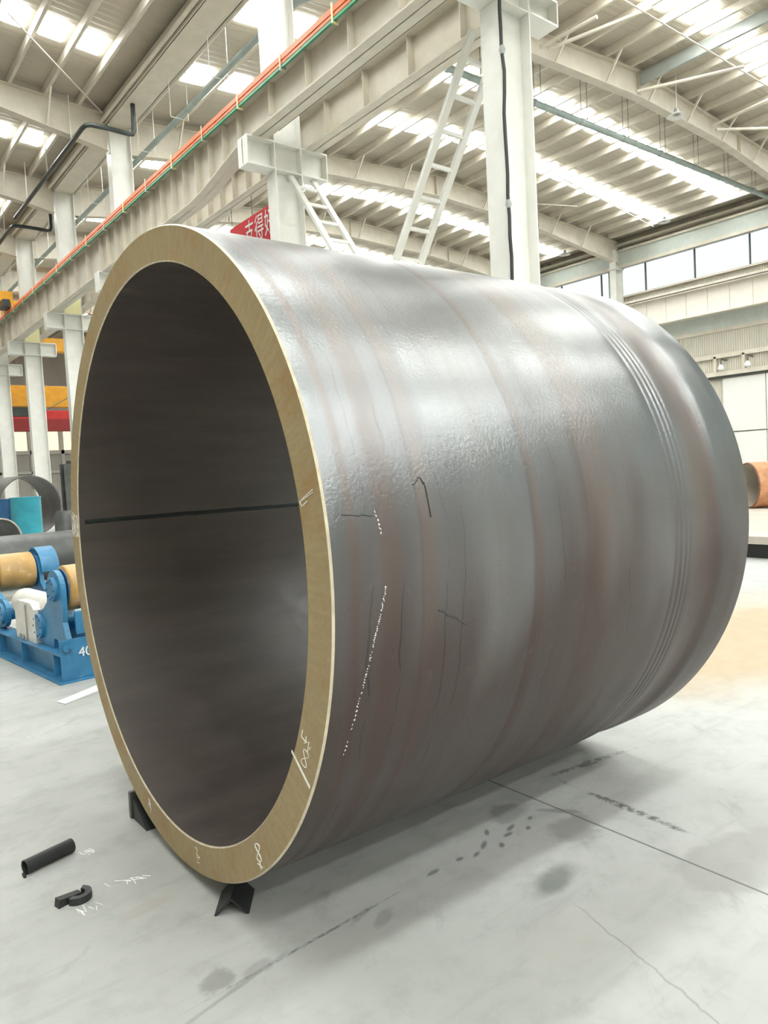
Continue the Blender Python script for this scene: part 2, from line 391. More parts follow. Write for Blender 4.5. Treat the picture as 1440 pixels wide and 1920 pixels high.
# ------------------------------------------------------------------ setting
XL, XR, YN, YF = -7.0, 30.7, -62.0, 62.0
XV = 7.42
def zroof(x):
    return 11.55+.8*(1-abs(x-19.05)/11.65) if x > 7.4 else 11.55+.8*(1-abs(x+4.3)/11.7)
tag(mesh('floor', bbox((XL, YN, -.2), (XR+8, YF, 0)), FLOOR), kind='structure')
bm = bmesh.new()
for xa, xb in ((XL, -4.3), (-4.3, 7.4), (7.4, 19.05), (19.05, XR)):
    prism(bm, [(xa, zroof(xa+.01)), (xb, zroof(xb-.01 if xb < 30 else xb)), (xb, zroof(xb-.01)+.1), (xa, zroof(xa+.01)+.1)], YN, YF, 'y')
tag(mesh('ceiling', bm, DECK), kind='structure')
tag(mesh('wall_rear', bbox((XL, YN-.2, 0), (XR, YN, 12.4)), CLADX), kind='structure')
bm = bmesh.new(); box(bm, (XL-.2, YN, 0), (XL, YF, 8.6)); box(bm, (XL-.2, YN, 10.4), (XL, YF, 12))
tag(mesh('wall_left', bm, CLAD), kind='structure')  # unseen wall, set close in to cut the ambient light
tag(mesh('wall_far', bbox((XL, YF, 0), (XR, YF+.2, 12.5)), ribbed('far_cladding', (0.60, 0.58, 0.53), 0, 0.3, 0.5)), kind='structure')
# right wall: cladding, clerestory strip, eave fascia, sliding door
bm = bmesh.new(); box(bm, (XR, YN, 0), (XR+.2, YF, 8.95)); box(bm, (XR, YN, 10.28), (XR+.2, YF, 11.7))
tag(mesh('wall_right', bm, CLAD), kind='structure')
tag(mesh('trim_1', bbox((XR-.25, YN, 10.35), (XR, YF, 10.95)), GREYGREEN), kind='structure')
bm = bmesh.new(); box(bm, (XR-.3, YN, 10.22), (XR, YF, 10.35)); box(bm, (XR-.34, YN, 10.95), (XR, YF, 11.03)); box(bm, (XR-.42, YN, 11.2), (XR, YF, 11.28))
tag(mesh('trim_2', bm, CREAM), kind='structure')
bm = bmesh.new(); box(bm, (XR-.12, YN, 8.88), (XR+.22, YF, 8.96)); box(bm, (XR-.06, YN, 6.52), (XR, YF, 6.68), 0)
tag(mesh('trim_3', bm, CREAM), kind='structure')
tag(mesh('trim_4', bbox((XR-.05, YN, 6.68), (XR, YF, 7.3)), GREYGREEN), kind='structure')
w = tag(bpy.data.objects.new('window_1', None), kind='structure'); COL.objects.link(w)
mesh('pane', bbox((XR+.08, YN, 8.95), (XR+.10, YF, 10.3)), GLASS, w)
bm = bmesh.new()
for i in range(52):
    y = YN+1.2+i*2.35
    box(bm, (XR+.04, y, 8.95), (XR+.12, y+.05, 10.3))
mesh('mullion', bm, WIRE, w)
d = tag(bpy.data.objects.new('door_1', None), kind='structure'); COL.objects.link(d)
bm = bmesh.new()
ys = [5.2, 8.7, 12.2, 13.83, 15.6]
for a, b in zip(ys[:-1], ys[1:]):
    box(bm, (XR-.12, a+.015, .02), (XR-.04, b-.015, 2.28), .008); box(bm, (XR-.12, a+.015, 2.33), (XR-.04, b-.015, 4.55), .008)
mesh('door_panel', bm, DOORM, d)
bm = bmesh.new(); box(bm, (XR-.16, 4.6, 4.55), (XR-.02, 16.2, 4.66)); mesh('door_rail', bm, WIRE, d)
bm = bmesh.new(); box(bm, (XR-.3, 4.6, 4.66), (XR-.02, 16.2, 4.84)); mesh('rail_cover', bm, CREAM, d)
bm = bmesh.new()
box(bm, (XR-.14, 4.6, 5.42), (XR, 17.2, 5.6))
for y in (4.6, 7.0, 9.4, 11.4, 12.5, 13.6, 14.7, 15.9, 17.05): box(bm, (XR-.14, y-.06, 4.66), (XR, y+.06, 5.5))
mesh('header_frame', bm, CREAM, d)

# roof daylight panels: those in the picture one by one, the rest as part of the roof
RPUR = [8.0+1.05*k for k in range(10)]+[18.62, 19.46]+[20.45+1.02*k for k in range(10)]
LPUR = [6.40-.82*k for k in range(9)]
ROWS = [9.6, 14.6, 17.6, 23.3, 29.1, 34.9, 40.7, 46.5]
ROWWORD = ['before the first deep rafter', 'nearest the grey duct', 'second row behind the first rafter',
           'behind the second rafter', 'behind the third rafter', 'behind the fourth rafter',
           'behind the fifth rafter', 'in the most distant row']
def pane_bm(x0, x1, yc):
    bm = bmesh.new()
    for ya, yb in ((yc-.38, yc-.02), (yc+.02, yc+.38)):
        prism(bm, [(x0, zroof(x0)-.035), (x1, zroof(x1)-.035), (x1, zroof(x1)-.003), (x0, zroof(x0)-.003)], ya, yb, 'y')
    return bm
rest = bmesh.new()
def add_rest(x0, x1, yc, w=.38):
    prism(rest, [(x0, zroof(x0)-.035), (x1, zroof(x1)-.035), (x1, zroof(x1)-.003), (x0, zroof(x0)-.003)], yc-w, yc+w, 'y')
for ri, yc in enumerate(ROWS):
    for P in (RPUR, LPUR):
        P = sorted(P)
        for a, b in zip(P[:-1], P[1:]):
            x0, x1 = a+(.27 if P[0] > 7.5 else .17), b-.18
            if frame_has(((x0+x1)/2, yc, zroof(x0)), 20):
                side = 'over the wide bay' if P[0] > 7.5 else 'left of the gutter'
                tag(mesh('skylight_panel', pane_bm(x0, x1, yc), SKY), 'white roof daylight panel %s %s' % (ROWWORD[ri], side), 'skylight', 'skylight row %s %s' % (ROWWORD[ri], side))
            else: add_rest(x0, x1, yc)
for yc in [3.95-5.42*k for k in range(12)]:
    for k in range(22):
        x0 = -3.9+1.05*k  # unseen rows kept short to deepen the shell's shadow
        if not (7.0 < x0+.4 < 8.2) and abs(x0+.45-19.05) > .5 and abs(x0+.45+4.3) > .5 : add_rest(x0, x0+.9, yc)
tag(mesh('ceiling_skylight', rest, SKY), kind='structure')

# purlins
for i, x in enumerate(sorted(LPUR)+RPUR):
    bm = bmesh.new(); z = zroof(x)
    prism(bm, [(x-.035, z-.003), (x-.035, z-.21), (x+.04, z-.21), (x+.04, z-.19), (x-.02, z-.19), (x-.02, z-.003)], -4.0, 61.5, 'y')
    tag(mesh('roof_purlin', bm, CREAM), 'long cream steel purlin running under the roof sheets', 'purlin', 'roof purlins')
# valley gutter along the column row
g = thing('valley_gutter', 'long cream box gutter running over the row of white columns', 'gutter', (XV, 0, 0))
bm = bmesh.new(); box(bm, (-.32, -4, 11.12), (.32, 61.5, 11.16)); box(bm, (-.34, -4, 11.12), (-.30, 61.5, 11.5)); box(bm, (.30, -4, 11.12), (.34, 61.5, 11.5))
mesh('trough', bm, CREAM, g)
for x in (-.42, .42):
    bm = bmesh.new(); tube(bm, [(x, -4, 11.2), (x, 61.5, 11.2)], .05, 10); mesh('edge_pipe', bm, CREAM, g, True)

# rafters
def rafter(y, x0, x1, sgn, label):
    t = thing('roof_rafter', label, 'rafter', (0, y, 0), 0, None)
    n = 30
    def top(x): return zroof(x)-.205
    mid = (x0+x1)/2
    def dep(x):
        u = abs(x-mid)/((x1-x0)/2)       # 0 ridge .. 1 column
        return .56+.16*max(0, 1-u/.5)+.40*max(0, (u-.40)/.60)
    xs = [x0+(x1-x0)*i/n for i in range(n+1)]
    tp = [(x, top(x)) for x in xs]; bt = [(x, top(x)-dep(x)) for x in xs]
    bm = bmesh.new(); prism(bm, tp+bt[::-1], -.006, .006, 'y'); mesh('web', bm, CREAM, t)
    bm = bmesh.new()
    for i in range(n):
        prism(bm, [bt[i], bt[i+1], (bt[i+1][0], bt[i+1][1]+.016), (bt[i][0], bt[i][1]+.016)], -.13, .13, 'y')
    mesh('bottom_flange', bm, CREAM, t)
    bm = bmesh.new()
    for i in range(n):
        prism(bm, [tp[i], tp[i+1], (tp[i+1][0], tp[i+1][1]-.016), (tp[i][0], tp[i][1]-.016)], -.13, .13, 'y')
    mesh('top_flange', bm, CREAM, t)
    P = RPUR if sgn > 0 else LPUR
    for k, x in enumerate(sorted(P)[1:-1:2]):
        if x > x0+.4 and x < x1-.4:
            z = top(x)-dep(x)
            bm = bmesh.new(); obeam(bm, (x, -.1, z+.02), (x+.02, -.62, top(x)+.05), .05, .05); mesh('fly_brace', bm, CREAM, t)
    for x in (x0+.25*(x1-x0), mid, x0+.75*(x1-x0)):
        bm = bmesh.new(); box(bm, (x-.008, -.12, top(x)-dep(x)), (x+.008, .12, top(x))); mesh('stiffener', bm, CREAM, t)
    return t
RY = [11.92, 20.3, 25.7, 31.2, 37.0, 42.8]
RW = ['first', 'second', 'third', 'fourth', 'fifth', 'sixth']
for i, y in enumerate(RY):
    rafter(y, 7.72, 30.4, 1, 'deep cream roof rafter over the wide bay, %s one from the front' % RW[i])
    if i > 0: rafter(y, -4.2, 7.1, -1, 'cream roof rafter over the narrow left bay, %s one from the front' % RW[i-1])

# ------------------------------------------------------------------ columns
def column(y, label, zb, dp=.5):
    t = thing('steel_column', label, 'column', (XV, y, 0), 0, 'white crane columns')
    bm = bmesh.new()
    box(bm, (-.29, -.16, .03), (-.268, .16, 11.1)); box(bm, (.268, -.16, .03), (.29, .16, 11.1)); box(bm, (-.268, -.008, .03), (.268, .008, 11.1))
    mesh('shaft', bm, WHITE, t)
    bm = bmesh.new(); box(bm, (-.4, -.28, 0), (.4, .28, .03)); mesh('base_plate', bm, WHITE, t)
    bm = bmesh.new()
    for s in (-1, 1):
        a, b = sorted((s*.292, s*.85))
        box(bm, (a, -.17, zb-dp), (b, .17, zb-dp+.025)); box(bm, (a, -.17, zb-.025), (b, .17, zb)); box(bm, (a, -.01, zb-dp+.025), (b, .01, zb-.025))
        e0, e1 = sorted((s*.83, s*.85)); box(bm, (e0, -.17, zb-dp+.025), (e1, .17, zb-.025))
    mesh('bracket', bm, WHITE, t)
    for z in (zb-dp, zb-.025):
        for q in (-1, 1):
            a, b = sorted((q*.01, q*.155)); bm = bmesh.new(); box(bm, (-.267, a, z), (.267, b, z+.02)); mesh('stiffener', bm, WHITE, t)
    return t
CY = [6.465, 11.92, 20.3, 25.7, 31.2, 37.0, 42.8]
CL = ['white steel column with a black cable down its corner, rising behind the big shell', 'white steel column with red banner behind it and a ladder at its bracket',
      'white steel column with its top showing above the orange rails, third in the row', 'white steel column just left of the shell rim, fourth in the row',
      'white steel column second from the left edge, behind the teal drum', 'white steel column at the very left edge of the view', 'small far white column beyond the left edge column']
for i, y in enumerate(CY[:6]):
    column(y, CL[i], 7.52 if i < 2 else 7.16, .33 if i == 0 else .5)
for i, y in enumerate((3.4, 11.92, 20.3, 25.7)):
    if not frame_has((30.2, y, 9.5), 30): continue
    t = thing('wall_column', ['', 'white wall column far right under the eave', 'white column against the clerestory windows, behind the shell top', 'white wall column furthest along the clerestory strip'][i], 'column', (30.25, y, 0))
    bm = bmesh.new(); box(bm, (-.28, -.16, 0), (-.26, .16, 11)); box(bm, (.26, -.16, 0), (.28, .16, 11)); box(bm, (-.26, -.008, 0), (.26, .008, 11)); mesh('shaft', bm, WHITE, t)
    bm = bmesh.new(); box(bm, (-.34, -.2, 10.1), (.3, .2, 10.16)); mesh('cap_plate', bm, WHITE, t)
bm = bmesh.new(); tube(bm, [(XR-.1, 20.9, 0.02), (XR-.1, 20.9, 10.3)], .06, 10)
tag(mesh('down_pipe', bm, LAMPGREY, None, True), 'thin grey down pipe beside the white wall column at the windows', 'pipe')

# black cable on the nearest column
t = thing('power_cable', 'black cable tied down the corner of the nearest white column', 'cable', (7.12, 6.29, 0))
pts = [(random.uniform(-.012, .012), random.uniform(-.015, .015)-.02, .05+.25*i) for i in range(44)]
bm = bmesh.new(); tube(bm, pts, .022, 8); mesh('cord', bm, BLACK, t, True)
for z in (2.6, 3.45, 4.7, 6.55):
    bm = bmesh.new(); tube(bm, [(0, -.02, z-.05), (0, -.02, z), (0, -.02, z+.05)], .03, 8, radii=[.024, .04, .024]); mesh('tie', bm, LAMPGREY, t, True)

# ------------------------------------------------------------------ crane runway girders
def girder(x, zt, label, y0, y1, hf, deep):
    t = thing('crane_girder', label, 'crane girder', (x, 0, 0))
    def zb(y):
        if not deep or y < 12.1: return 7.52
        u = min(1, (y-12.1)/2.6); return 7.52-.36*(u*u*(3-2*u))**.75
    ys = [y0, 4, 8, 11.9]+[12.1+.3*i for i in range(10)]+[16, 20, 30, 40, y1]
    ys = [y for y in ys if y0 <= y <= y1]
    bm = bmesh.new()
    P = [(y, zt) for y in ys]+[(y, zb(y)) for y in reversed(ys)]
    prism(bm, P, -.007, .007, 'x'); mesh('web', bm, CREAM, t)
    bm = bmesh.new()
    for a, b in zip(ys[:-1], ys[1:]): prism(bm, [(a, zb(a)), (b, zb(b)), (b, zb(b)+.02), (a, zb(a)+.02)], -hf, hf, 'x')
    mesh('bottom_flange', bm, CREAM, t)
    mesh('top_flange', bbox((-.185, y0, zt-.02), (.185, y1, zt)), CREAM, t)
    k = 0; y = 4.2
    while y < 40:
        bm = bmesh.new()
        box(bm, (-.13, y-.006, zb(y)+(.02 if not deep else .1)), (.13, y+.006, zt-.02)); mesh('stiffener', bm, CREAM, t)
        y += 1.16 if (y < 12 or y > 20) else .62
    bm = bmesh.new(); box(bm, (-.035, y0, zt), (.035, y1, zt+.09)); mesh('crane_rail', bm, GREYSTEEL, t)
    return t
girder(6.84, 8.2, 'cream crane runway girder with orange rails on its near side', 1.0, 58, .17, True)
girder(7.98, 8.2, 'cream crane runway girder on the far side of the columns', 1.0, 58, .17, False)
t = thing('walkway_plate', 'thin cream walkway plate between the twin crane girders', 'walkway', (0, 0, 0))
mesh('plate', bbox((7.02, 1, 8.12), (7.07, 58, 8.14)), CREAM, t)
bm = bmesh.new(); tube(bm, [(7.03, 1, 7.54), (7.03, 11.4, 7.54)], .012, 6); mesh('edge_wire', bm, WIRE, t)

t = thing('conductor_rail', 'orange crane conductor rails with a green bar along the near girder', 'conductor rail', (6.62, 0, 0))
for i, (dx, z) in enumerate(((.0, 8.16), (-.01, 8.22), (.02, 8.285))):
    bm = bmesh.new(); box(bm, (dx-.022, 1, z-.024), (dx+.022, 58, z+.024), 0); mesh('orange_bar', bm, ORANGE, t)
mesh('green_bar', bbox((-.03, 1, 8.075), (.01, 58, 8.115)), GREEN, t)['label'] = 'green earth bar below the orange bars'
for k in range(18):
    y = 7.5+1.5*k
    bm = bmesh.new(); box(bm, (-.04, y, 8.045), (.062, y+.03, 8.07)); box(bm, (-.045, y, 8.045), (-.036, y+.035, 8.33)); box(bm, (.04, y, 8.07), (.062, y+.03, 8.179)); mesh('clamp', bm, PALEYELLOW if k % 2 else CREAM, t)

# plates on two far brackets, yellow sunlight put into their colour
for i, y in enumerate((25.7, 31.2)):
    bm = bmesh.new(); box(bm, (7.16, y-.17, 7.155), (7.68, y-.162, 7.75), .004)
    tag(mesh('sun_glow_plate', bm, PALEYELLOW), 'plate painted sunlit yellow on the bracket of the %s' % ('column just left of the shell rim' if i == 0 else 'column second from the left edge'), 'plate')

# ladders
def ladder(p, q, w, rungs, label):
    p, q = Vector(p), Vector(q); t = thing('access_ladder', label, 'ladder', p); off = Vector((w, 0, 0)); d = q-p
    for o in (Vector((0, 0, 0)), off):
        bm = bmesh.new(); obeam(bm, o, o+d, .06, .11, (1, 0, 0)); mesh('rail', bm, WHITE, t)
    for k in range(rungs):
        u = (k+.7)/rungs
        bm = bmesh.new(); obeam(bm, d*u+Vector((.02, 0, 0)), d*u+off-Vector((.02, 0, 0)), .05, .05); mesh('rung', bm, WHITE, t)
ladder((7.75-.25, 7.11, 7.30), (7.5, 9.0, 4.66), .5, 7, 'steep white ladder leaning beside the nearest column')
ladder((7.5, 12.17, 7.42), (7.5, 10.11, 4.66), .5, 7, 'white ladder sloping down from the second column bracket')

t = thing('landing_platform', 'white landing platform at the foot of both ladders behind the shell', 'platform', (0, 0, 0))
mesh('deck', bbox((7.35, 8.7, 4.54), (8.15, 10.4, 4.6)), WHITE, t)
for x in (7.4, 8.1):
    for y in (8.76, 10.34):
        mesh('post', bbox((x-.04, y-.04, 0), (x+.04, y+.04, 4.54)), WHITE, t)
# banner
t = thing('banner', 'red banner with white Chinese characters hanging behind the second column', 'banner', (8.02, 0, 0))
mesh('cloth', bbox((0, 12.4, 6.2), (.01, 15.35, 7.1)), BANNERRED, t)
for y in (12.5, 13.4, 14.3, 15.25):
    bm = bmesh.new(); tube(bm, [(.005, y, 7.08), (.005, y, 7.519)], .008, 5); mesh('tie_cord', bm, WIRE, t)
def lettering(body, size, mat, parent, loc, rot, ext=.002, label=None):
    c = bpy.data.curves.new('lettering', 'FONT'); c.body = body; c.size = size; c.extrude = ext
    c.align_x = 'CENTER'; c.align_y = 'CENTER'; c.materials.append(mat)
    f = bpy.data.objects.new('lettering', c); COL.objects.link(f)
    me = bpy.data.meshes.new_from_object(f.evaluated_get(bpy.context.evaluated_depsgraph_get()))
    bpy.data.objects.remove(f); bpy.data.curves.remove(c)
    o = bpy.data.objects.new('lettering', me); COL.objects.link(o); o.parent = parent; o.location = loc; o.rotation_euler = rot
    if label: o['label'] = label
    return o
for ch, y in (('\u652f', 14.45), ('\u5f97', 14.02), ('\u597d', 13.6)):
    lettering(ch, .5, PAPER, t, (-.006, y, 6.74), (PI/2, 0, -PI/2), label='white character on the red banner').scale = (.8, 1.15, 1)

# ------------------------------------------------------------------ overhead pipes and duct
t = thing('ceiling_duct', 'straight grey green duct hung below the roof beside the first rafter', 'duct', (12.67, 12.94, 10.92))
bm = bmesh.new(); tube(bm, [(0, 0, 0), (17.6, 0, -.02)], .085, 14); mesh('pipe', bm, GREYPIPE, t, True)
bm = bmesh.new(); tube(bm, [(-.02, 0, 0), (.1, 0, 0)], .105, 14); mesh('end_collar', bm, GREYPIPE, t, True)
for k in range(9):
    x = 1.2+2*k
    bm = bmesh.new(); tube(bm, [(x-.05, 0, 0), (x+.05, 0, 0)], .1, 12); mesh('coupling', bm, LAMPGREY, t, True)
    for dx in (0, .28):
        bm = bmesh.new(); tube(bm, [(x+dx, 0, .08), (x+dx, 0, zroof(12.67+x+dx)-10.928)], .008, 5); mesh('hanger_wire', bm, WIRE, t)
t = thing('overhead_pipe', 'grey pipe running along the roof above the orange rails', 'pipe', (7.86, 0, 10.30))
bm = bmesh.new(); tube(bm, [(.5, 11.2, .02), (.28, 11.5, .02), (.06, 11.95, 0), (0, 12.4, 0), (0, 30, 0), (0, 58, 0)], .07, 12); mesh('pipe', bm, GREYPIPE, t, True)
for k in range(12):
    y = 12.8+2.15*k
    bm = bmesh.new(); tube(bm, [(.14, y, 1.24), (.14, y, -.12), (-.3, y, -.12)], .012, 6); tube(bm, [(-.3, y, -.12), (-.3, y, .815)], .007, 6); mesh('pipe_hanger', bm, WHITE, t)
for i, (y, z) in enumerate(((18.9, 10.36), (27.0, 10.24))):
    t = thing('drain_pipe', ['dark drain pipe bent up into the gutter over the third column', 'smaller dark drain pipe bend further back at the left edge'][i], 'drain pipe', (6.12, y, z))
    bm = bmesh.new()
    yb = 26.6 if i == 0 else 44
    tube(bm, [(0, yb-y, 0), (0, .25, 0), (.03, .06, 0), (.12, -.02, 0), (.5, -.05, 0), (1.05, -.06, -.02), (1.15, -.06, 0), (1.19, -.06, .1), (1.2, -.06, 11.115-z)], .058, 12)
    mesh('pipe', bm, DARKPIPE, t, True)
    for k in range(3):
        bm = bmesh.new(); tube(bm, [(0, 1.2+2.4*k, .05), (0, 1.2+2.4*k, 1.2)], .012, 6); mesh('pipe_hanger', bm, WHITE, t)

# roof bracing
RODS = [((14.93, 11.7, 11.42), (16.05, 9.6, 11.7), .045, 'thick pale brace tube under the roof above the nearest column'),
        ((14.7, 11.75, 11.42), (14.96, 10.31, 11.5), .045, 'short pale brace tube meeting the first rafter near the nearest column'),
        ((18.55, 11.6, 11.36), (20.11, 9.47, 11.5), .045, 'pale brace tube from the first rafter at the ridge'),
        ((22.56, 11.6, 11.42), (22.44, 8.6, 11.5), .045, 'pale brace tube at the right end of the first rafter'),
        ((22.75, 11.6, 11.34), (25.4, 9.9, 11.39), .045, 'pale level brace tube at the right picture edge below the roof'),
        ((13.6, 9.72, 11.62), (22.9, 9.72, 11.62), .018, 'thin pale tie rod crossing the purlins at the upper right'),
        ((4.12, 17.15, 11.46), (6.90, 19.9, 11.22), .016, 'thin pale diagonal tie rod in the upper left roof'),
        ((22.2, 17.2, 11.75), (29.5, 17.9, 11.3), .02, 'thin pale tie rod under the roof left of the far windows'),
        ((20.2, 20.9, 11.75), (25.2, 18.6, 11.62), .02, 'thin pale tie rod in front of the second rafter')]
for a, b, r, lab in RODS:
    bm = bmesh.new(); tube(bm, [a, b], r, 8); tag(mesh('brace_rod', bm, CREAM, None, True), lab, 'brace rod')
bm = bmesh.new()
obeam(bm, (19.04, 4, 11.9), (19.04, 11.8, 11.9), .1, .32)
tag(mesh('ridge_beam', bm, LAMPGREY), 'dark grey ridge strut between purlins in front of the first rafter', 'strut')

# high-bay lamps
for i, (x, y) in enumerate(((20.34, 11.5), (28.79, 16.97), (28.86, 22.1))):
    t = thing('high_bay_lamp', ['bell lamp hanging from the first deep rafter', 'high bay lamp at the end of the third roof row of daylight panels', 'high bay lamp at the end of the fourth roof row of daylight panels'][i], 'lamp', (x, y, 11.15))
    bm = bmesh.new(); tube(bm, [(0, 0, .06), (0, 0, zroof(x)-11.158)], .012, 6); mesh('rod', bm, WHITE, t)
    bm = bmesh.new(); tube(bm, [(0, 0, .16), (0, 0, .05)], .07, 12); mesh('ballast', bm, LAMPGREY, t, True)
    bm = bmesh.new(); revolve(bm, [(.06, .06), (.03, .12), (-.03, .24), (-.05, .27), (-.05, .25), (0, .1)], 24, 'z'); mesh('lamp_shade', bm, WHITE, t, True)
for i, (y, z) in enumerate(((15.45, 4.98), (14.35, 4.98))):
    t = thing('wall_lamp', ['small white wall lamp over the door, left one', 'small white wall lamp over the door, right one'][i], 'lamp', (30.2, y, z))
    bm = bmesh.new(); tube(bm, [(.45, 0, .32), (0, 0, .34), (0, 0, .1)], .035, 8); mesh('arm', bm, WIRE, t, True)
    bm = bmesh.new(); revolve(bm, [(.12, .05), (.04, .1), (-.06, .13), (-.1, .09), (-.12, .0)], 16, 'z'); mesh('bulb', bm, PAPER, t, True)

# right-hand crane girder
t = thing('crane_girder', 'pale crane girder along the right wall below the clerestory windows', 'crane girder', (29.9, 0, 0))
mesh('web', bbox((-.01, YN, 7.2), (.01, 19.9, 8.25)), paint('pale_pink_steel', (0.76, 0.71, 0.64), .5, .05), t)
mesh('bottom_flange', bbox((-.2, YN, 7.17), (.2, 19.9, 7.2)), CREAM, t)
bm = bmesh.new(); box(bm, (-.28, YN, 8.25), (.3, 19.9, 8.28)); box(bm, (-.3, YN, 8.33), (-.2, 19.9, 8.42)); mesh('top_flange', bm, CREAM, t)
for k in range(12):
    y = 10.2+.93*k if k else 9.6
    bm = bmesh.new(); box(bm, (-.03, y, 7.22), (-.012, y+.02, 8.24)); mesh('stiffener', bm, CREAM, t)
mesh('crane_rail', bbox((-.04, YN, 8.285), (.04, 19.9, 8.40)), WIRE, t)

# ------------------------------------------------------------------ the big shell
PX, PY, GAP, DL = 1.04062, 2.73297, 0.03, -0.010607
pipe = thing('steel_shell', 'huge thick-walled rolled steel shell lying on its side on the floor', 'steel shell', (PX, PY, GAP), DL)
def shift(bm): bmesh.ops.translate(bm, verts=bm.verts, vec=(0, 0, R_OUT))
N = 256
prof = [(0.006, R_OUT-.0015), (.02, R_OUT)]
for i in range(1, 40): prof.append((.02+1.54*i/40, R_OUT))
prof += [(1.57, R_OUT), (1.574, R_OUT-.0009), (1.580, R_OUT-.0009), (1.584, R_OUT), (1.606, R_OUT), (1.611, R_OUT-.0016), (1.619, R_OUT-.0016), (1.625, R_OUT), (1.640, R_OUT), (1.645, R_OUT-.0022), (1.653, R_OUT-.002), (1.658, R_OUT-.0005), (1.672, R_OUT-.001), (1.677, R_OUT-.002), (1.684, R_OUT-.002), (1.69, R_OUT-.001), (1.70, R_OUT-.001),
         (1.74, R_OUT-.004), (1.77, R_OUT-.009), (1.85, R_OUT-.011), (1.905, R_OUT-.010), (1.932, R_OUT-.003), (1.955, R_OUT-.001), (2.0, R_OUT-.001), (2.08, R_OUT-.0015), (2.155, R_OUT-.003), (LEN, R_OUT-.008),
         (LEN, R_IN)]
bm = bmesh.new(); revolve(bm, prof, N); shift(bm)
mesh('outer_wall', bm, SHELL, pipe, True)
bm = bmesh.new()
ib = [(LEN, R_IN)]+[(LEN*(1-i/20), R_IN) for i in range(1, 20)]+[(.004, R_IN), (0.0, R_IN+.004)]
revolve(bm, ib, N); shift(bm); mesh('bore', bm, BORE, pipe, True)
bm = bmesh.new()
revolve(bm, [(.004, R_IN-.0003), (-.0005, R_IN+.0045), (0, R_IN+.03), (0, R_OUT-.03), (-.0005, R_OUT-.0045), (.006, R_OUT+.0003)], N, mi=[1, 0, 0, 0, 1]); shift(bm)
mesh('cut_end', bm, [ENDF, BRIGHT], pipe)['label'] = 'ochre flame-cut end ring with bright edges'
# weld seam in the bore
a = math.radians(5.35)
bm = bmesh.new()
for (ww, s0, s1, hh) in ((.012, .03, LEN, .003),):
    rr = R_IN-.0005
    n = 40; rows = []
    for i in range(n+1):
        s = s0+(s1-s0)*i/n; j = random.uniform(-.0012, .0012); row = []
        for k, da in enumerate((-1, -.4, .4, 1)):
            an = a+(da*ww+j)/rr; q = rr-(hh if k in (1, 2) else -.001)
            row.append(bm.verts.new((s, q*math.cos(an), q*math.sin(an)+R_OUT)))
        rows.append(row)
    for i in range(n):
        for k in range(3): bm.faces.new((rows[i][k], rows[i][k+1], rows[i+1][k+1], rows[i+1][k]))
bmesh.ops.recalc_face_normals(bm, faces=bm.faces)
mesh('weld_seam', bm, SEAM, pipe, True)['label'] = 'dark weld seam along the bore'

# chalk on the cut end: strokes in (tangential, radial) units around an angle
def face_pt(ang, rad):   # ang measured as seen from the front, 0 = right, 90 = up
    an = math.radians(ang); return Vector((-.0012, -rad*math.cos(an), rad*math.sin(an)+R_OUT))
def chalk_face(name, ang, rad, strokes, size, rot=0, r=.0016, label=None):
    c0 = face_pt(ang, rad); er = (face_pt(ang, rad+.01)-c0).normalized(); et = Vector((0, -er.z, er.y)) if False else Vector((1, 0, 0)).cross(er)
    ca, sa = math.cos(math.radians(rot)), math.sin(math.radians(rot))
    bm = bmesh.new()
    ex = Vector((0, -1, 0)); ez = Vector((0, 0, 1))
    for st in strokes:
        pts = []
        for (x, y) in st:
            X, Y = (x*ca-y*sa)*size, (x*sa+y*ca)*size
            pts.append(c0+ex*X+ez*Y)
        tube(bm, pts, r, 5)
    o = mesh(name, bm, CHALK, pipe)
    if label: o['label'] = label
def eight(n=20): return [(.28*math.sin(2*2*PI*i/n), .5*math.cos(2*PI*i/n)) for i in range(n+1)]
chalk_face('chalk_mark', 11.5, 1.111, [[(-.7, -.35), (.9, .25)], [(-.7, -.35), (-.35, -.15), (.9, .42)], [(-.7, -.35), (-.45, -.62), (.2, -.3)]], .042, r=.0012, label='white chalk tick on the right of the cut end')
chalk_face('chalk_mark', -24.2, 1.11, [[(-.2, .6), (-.35, .2), (.1, .0), (.15, .35)], [(-.1, -.1), (.4, .1), (.2, -.5), (.5, -.2)]], .05, label='scrawled white chalk letters above the figure')
chalk_face('chalk_mark', -26.6, 1.125, [eight()], .052, -25, r=.0012, label='white chalk figure 8 on the lower right of the cut end')
chalk_face('chalk_mark', -29.0, 1.118, [[(-.9, .75), (.9, -.75)], [(-.9, .75), (.6, -.6), (.9, -.85)], [(-.85, .85), (.9, -.7)]], .05, r=.0011, label='white slanting chalk stroke')
chalk_face('chalk_mark', -52.8, 1.128, [eight(), [(.0, -.5), (.05, -.95)], [(-.3, -.65), (.3, -.8)]], .055, 12, label='white chalk figure 8 near the bottom of the cut end')
chalk_face('chalk_mark', -80.7, 1.123, [[(-.3, .9), (.1, .6), (-.15, .1), (.5, -.1)], [(-.4, -.2), (.2, -.1), (-.4, -.7), (.3, -.6)]], .036, 10, .0012, label='faint chalk scrawl at the bottom of the cut end')
chalk_face('chalk_mark', -105.9, 1.122, [[(-.3, .6), (.2, .3), (-.2, .0), (.3, -.3), (.1, -.7)], [(-.4, .1), (.3, .1)]], .04, 0, .0013, label='faint chalk scrawl at the lower left of the cut end')
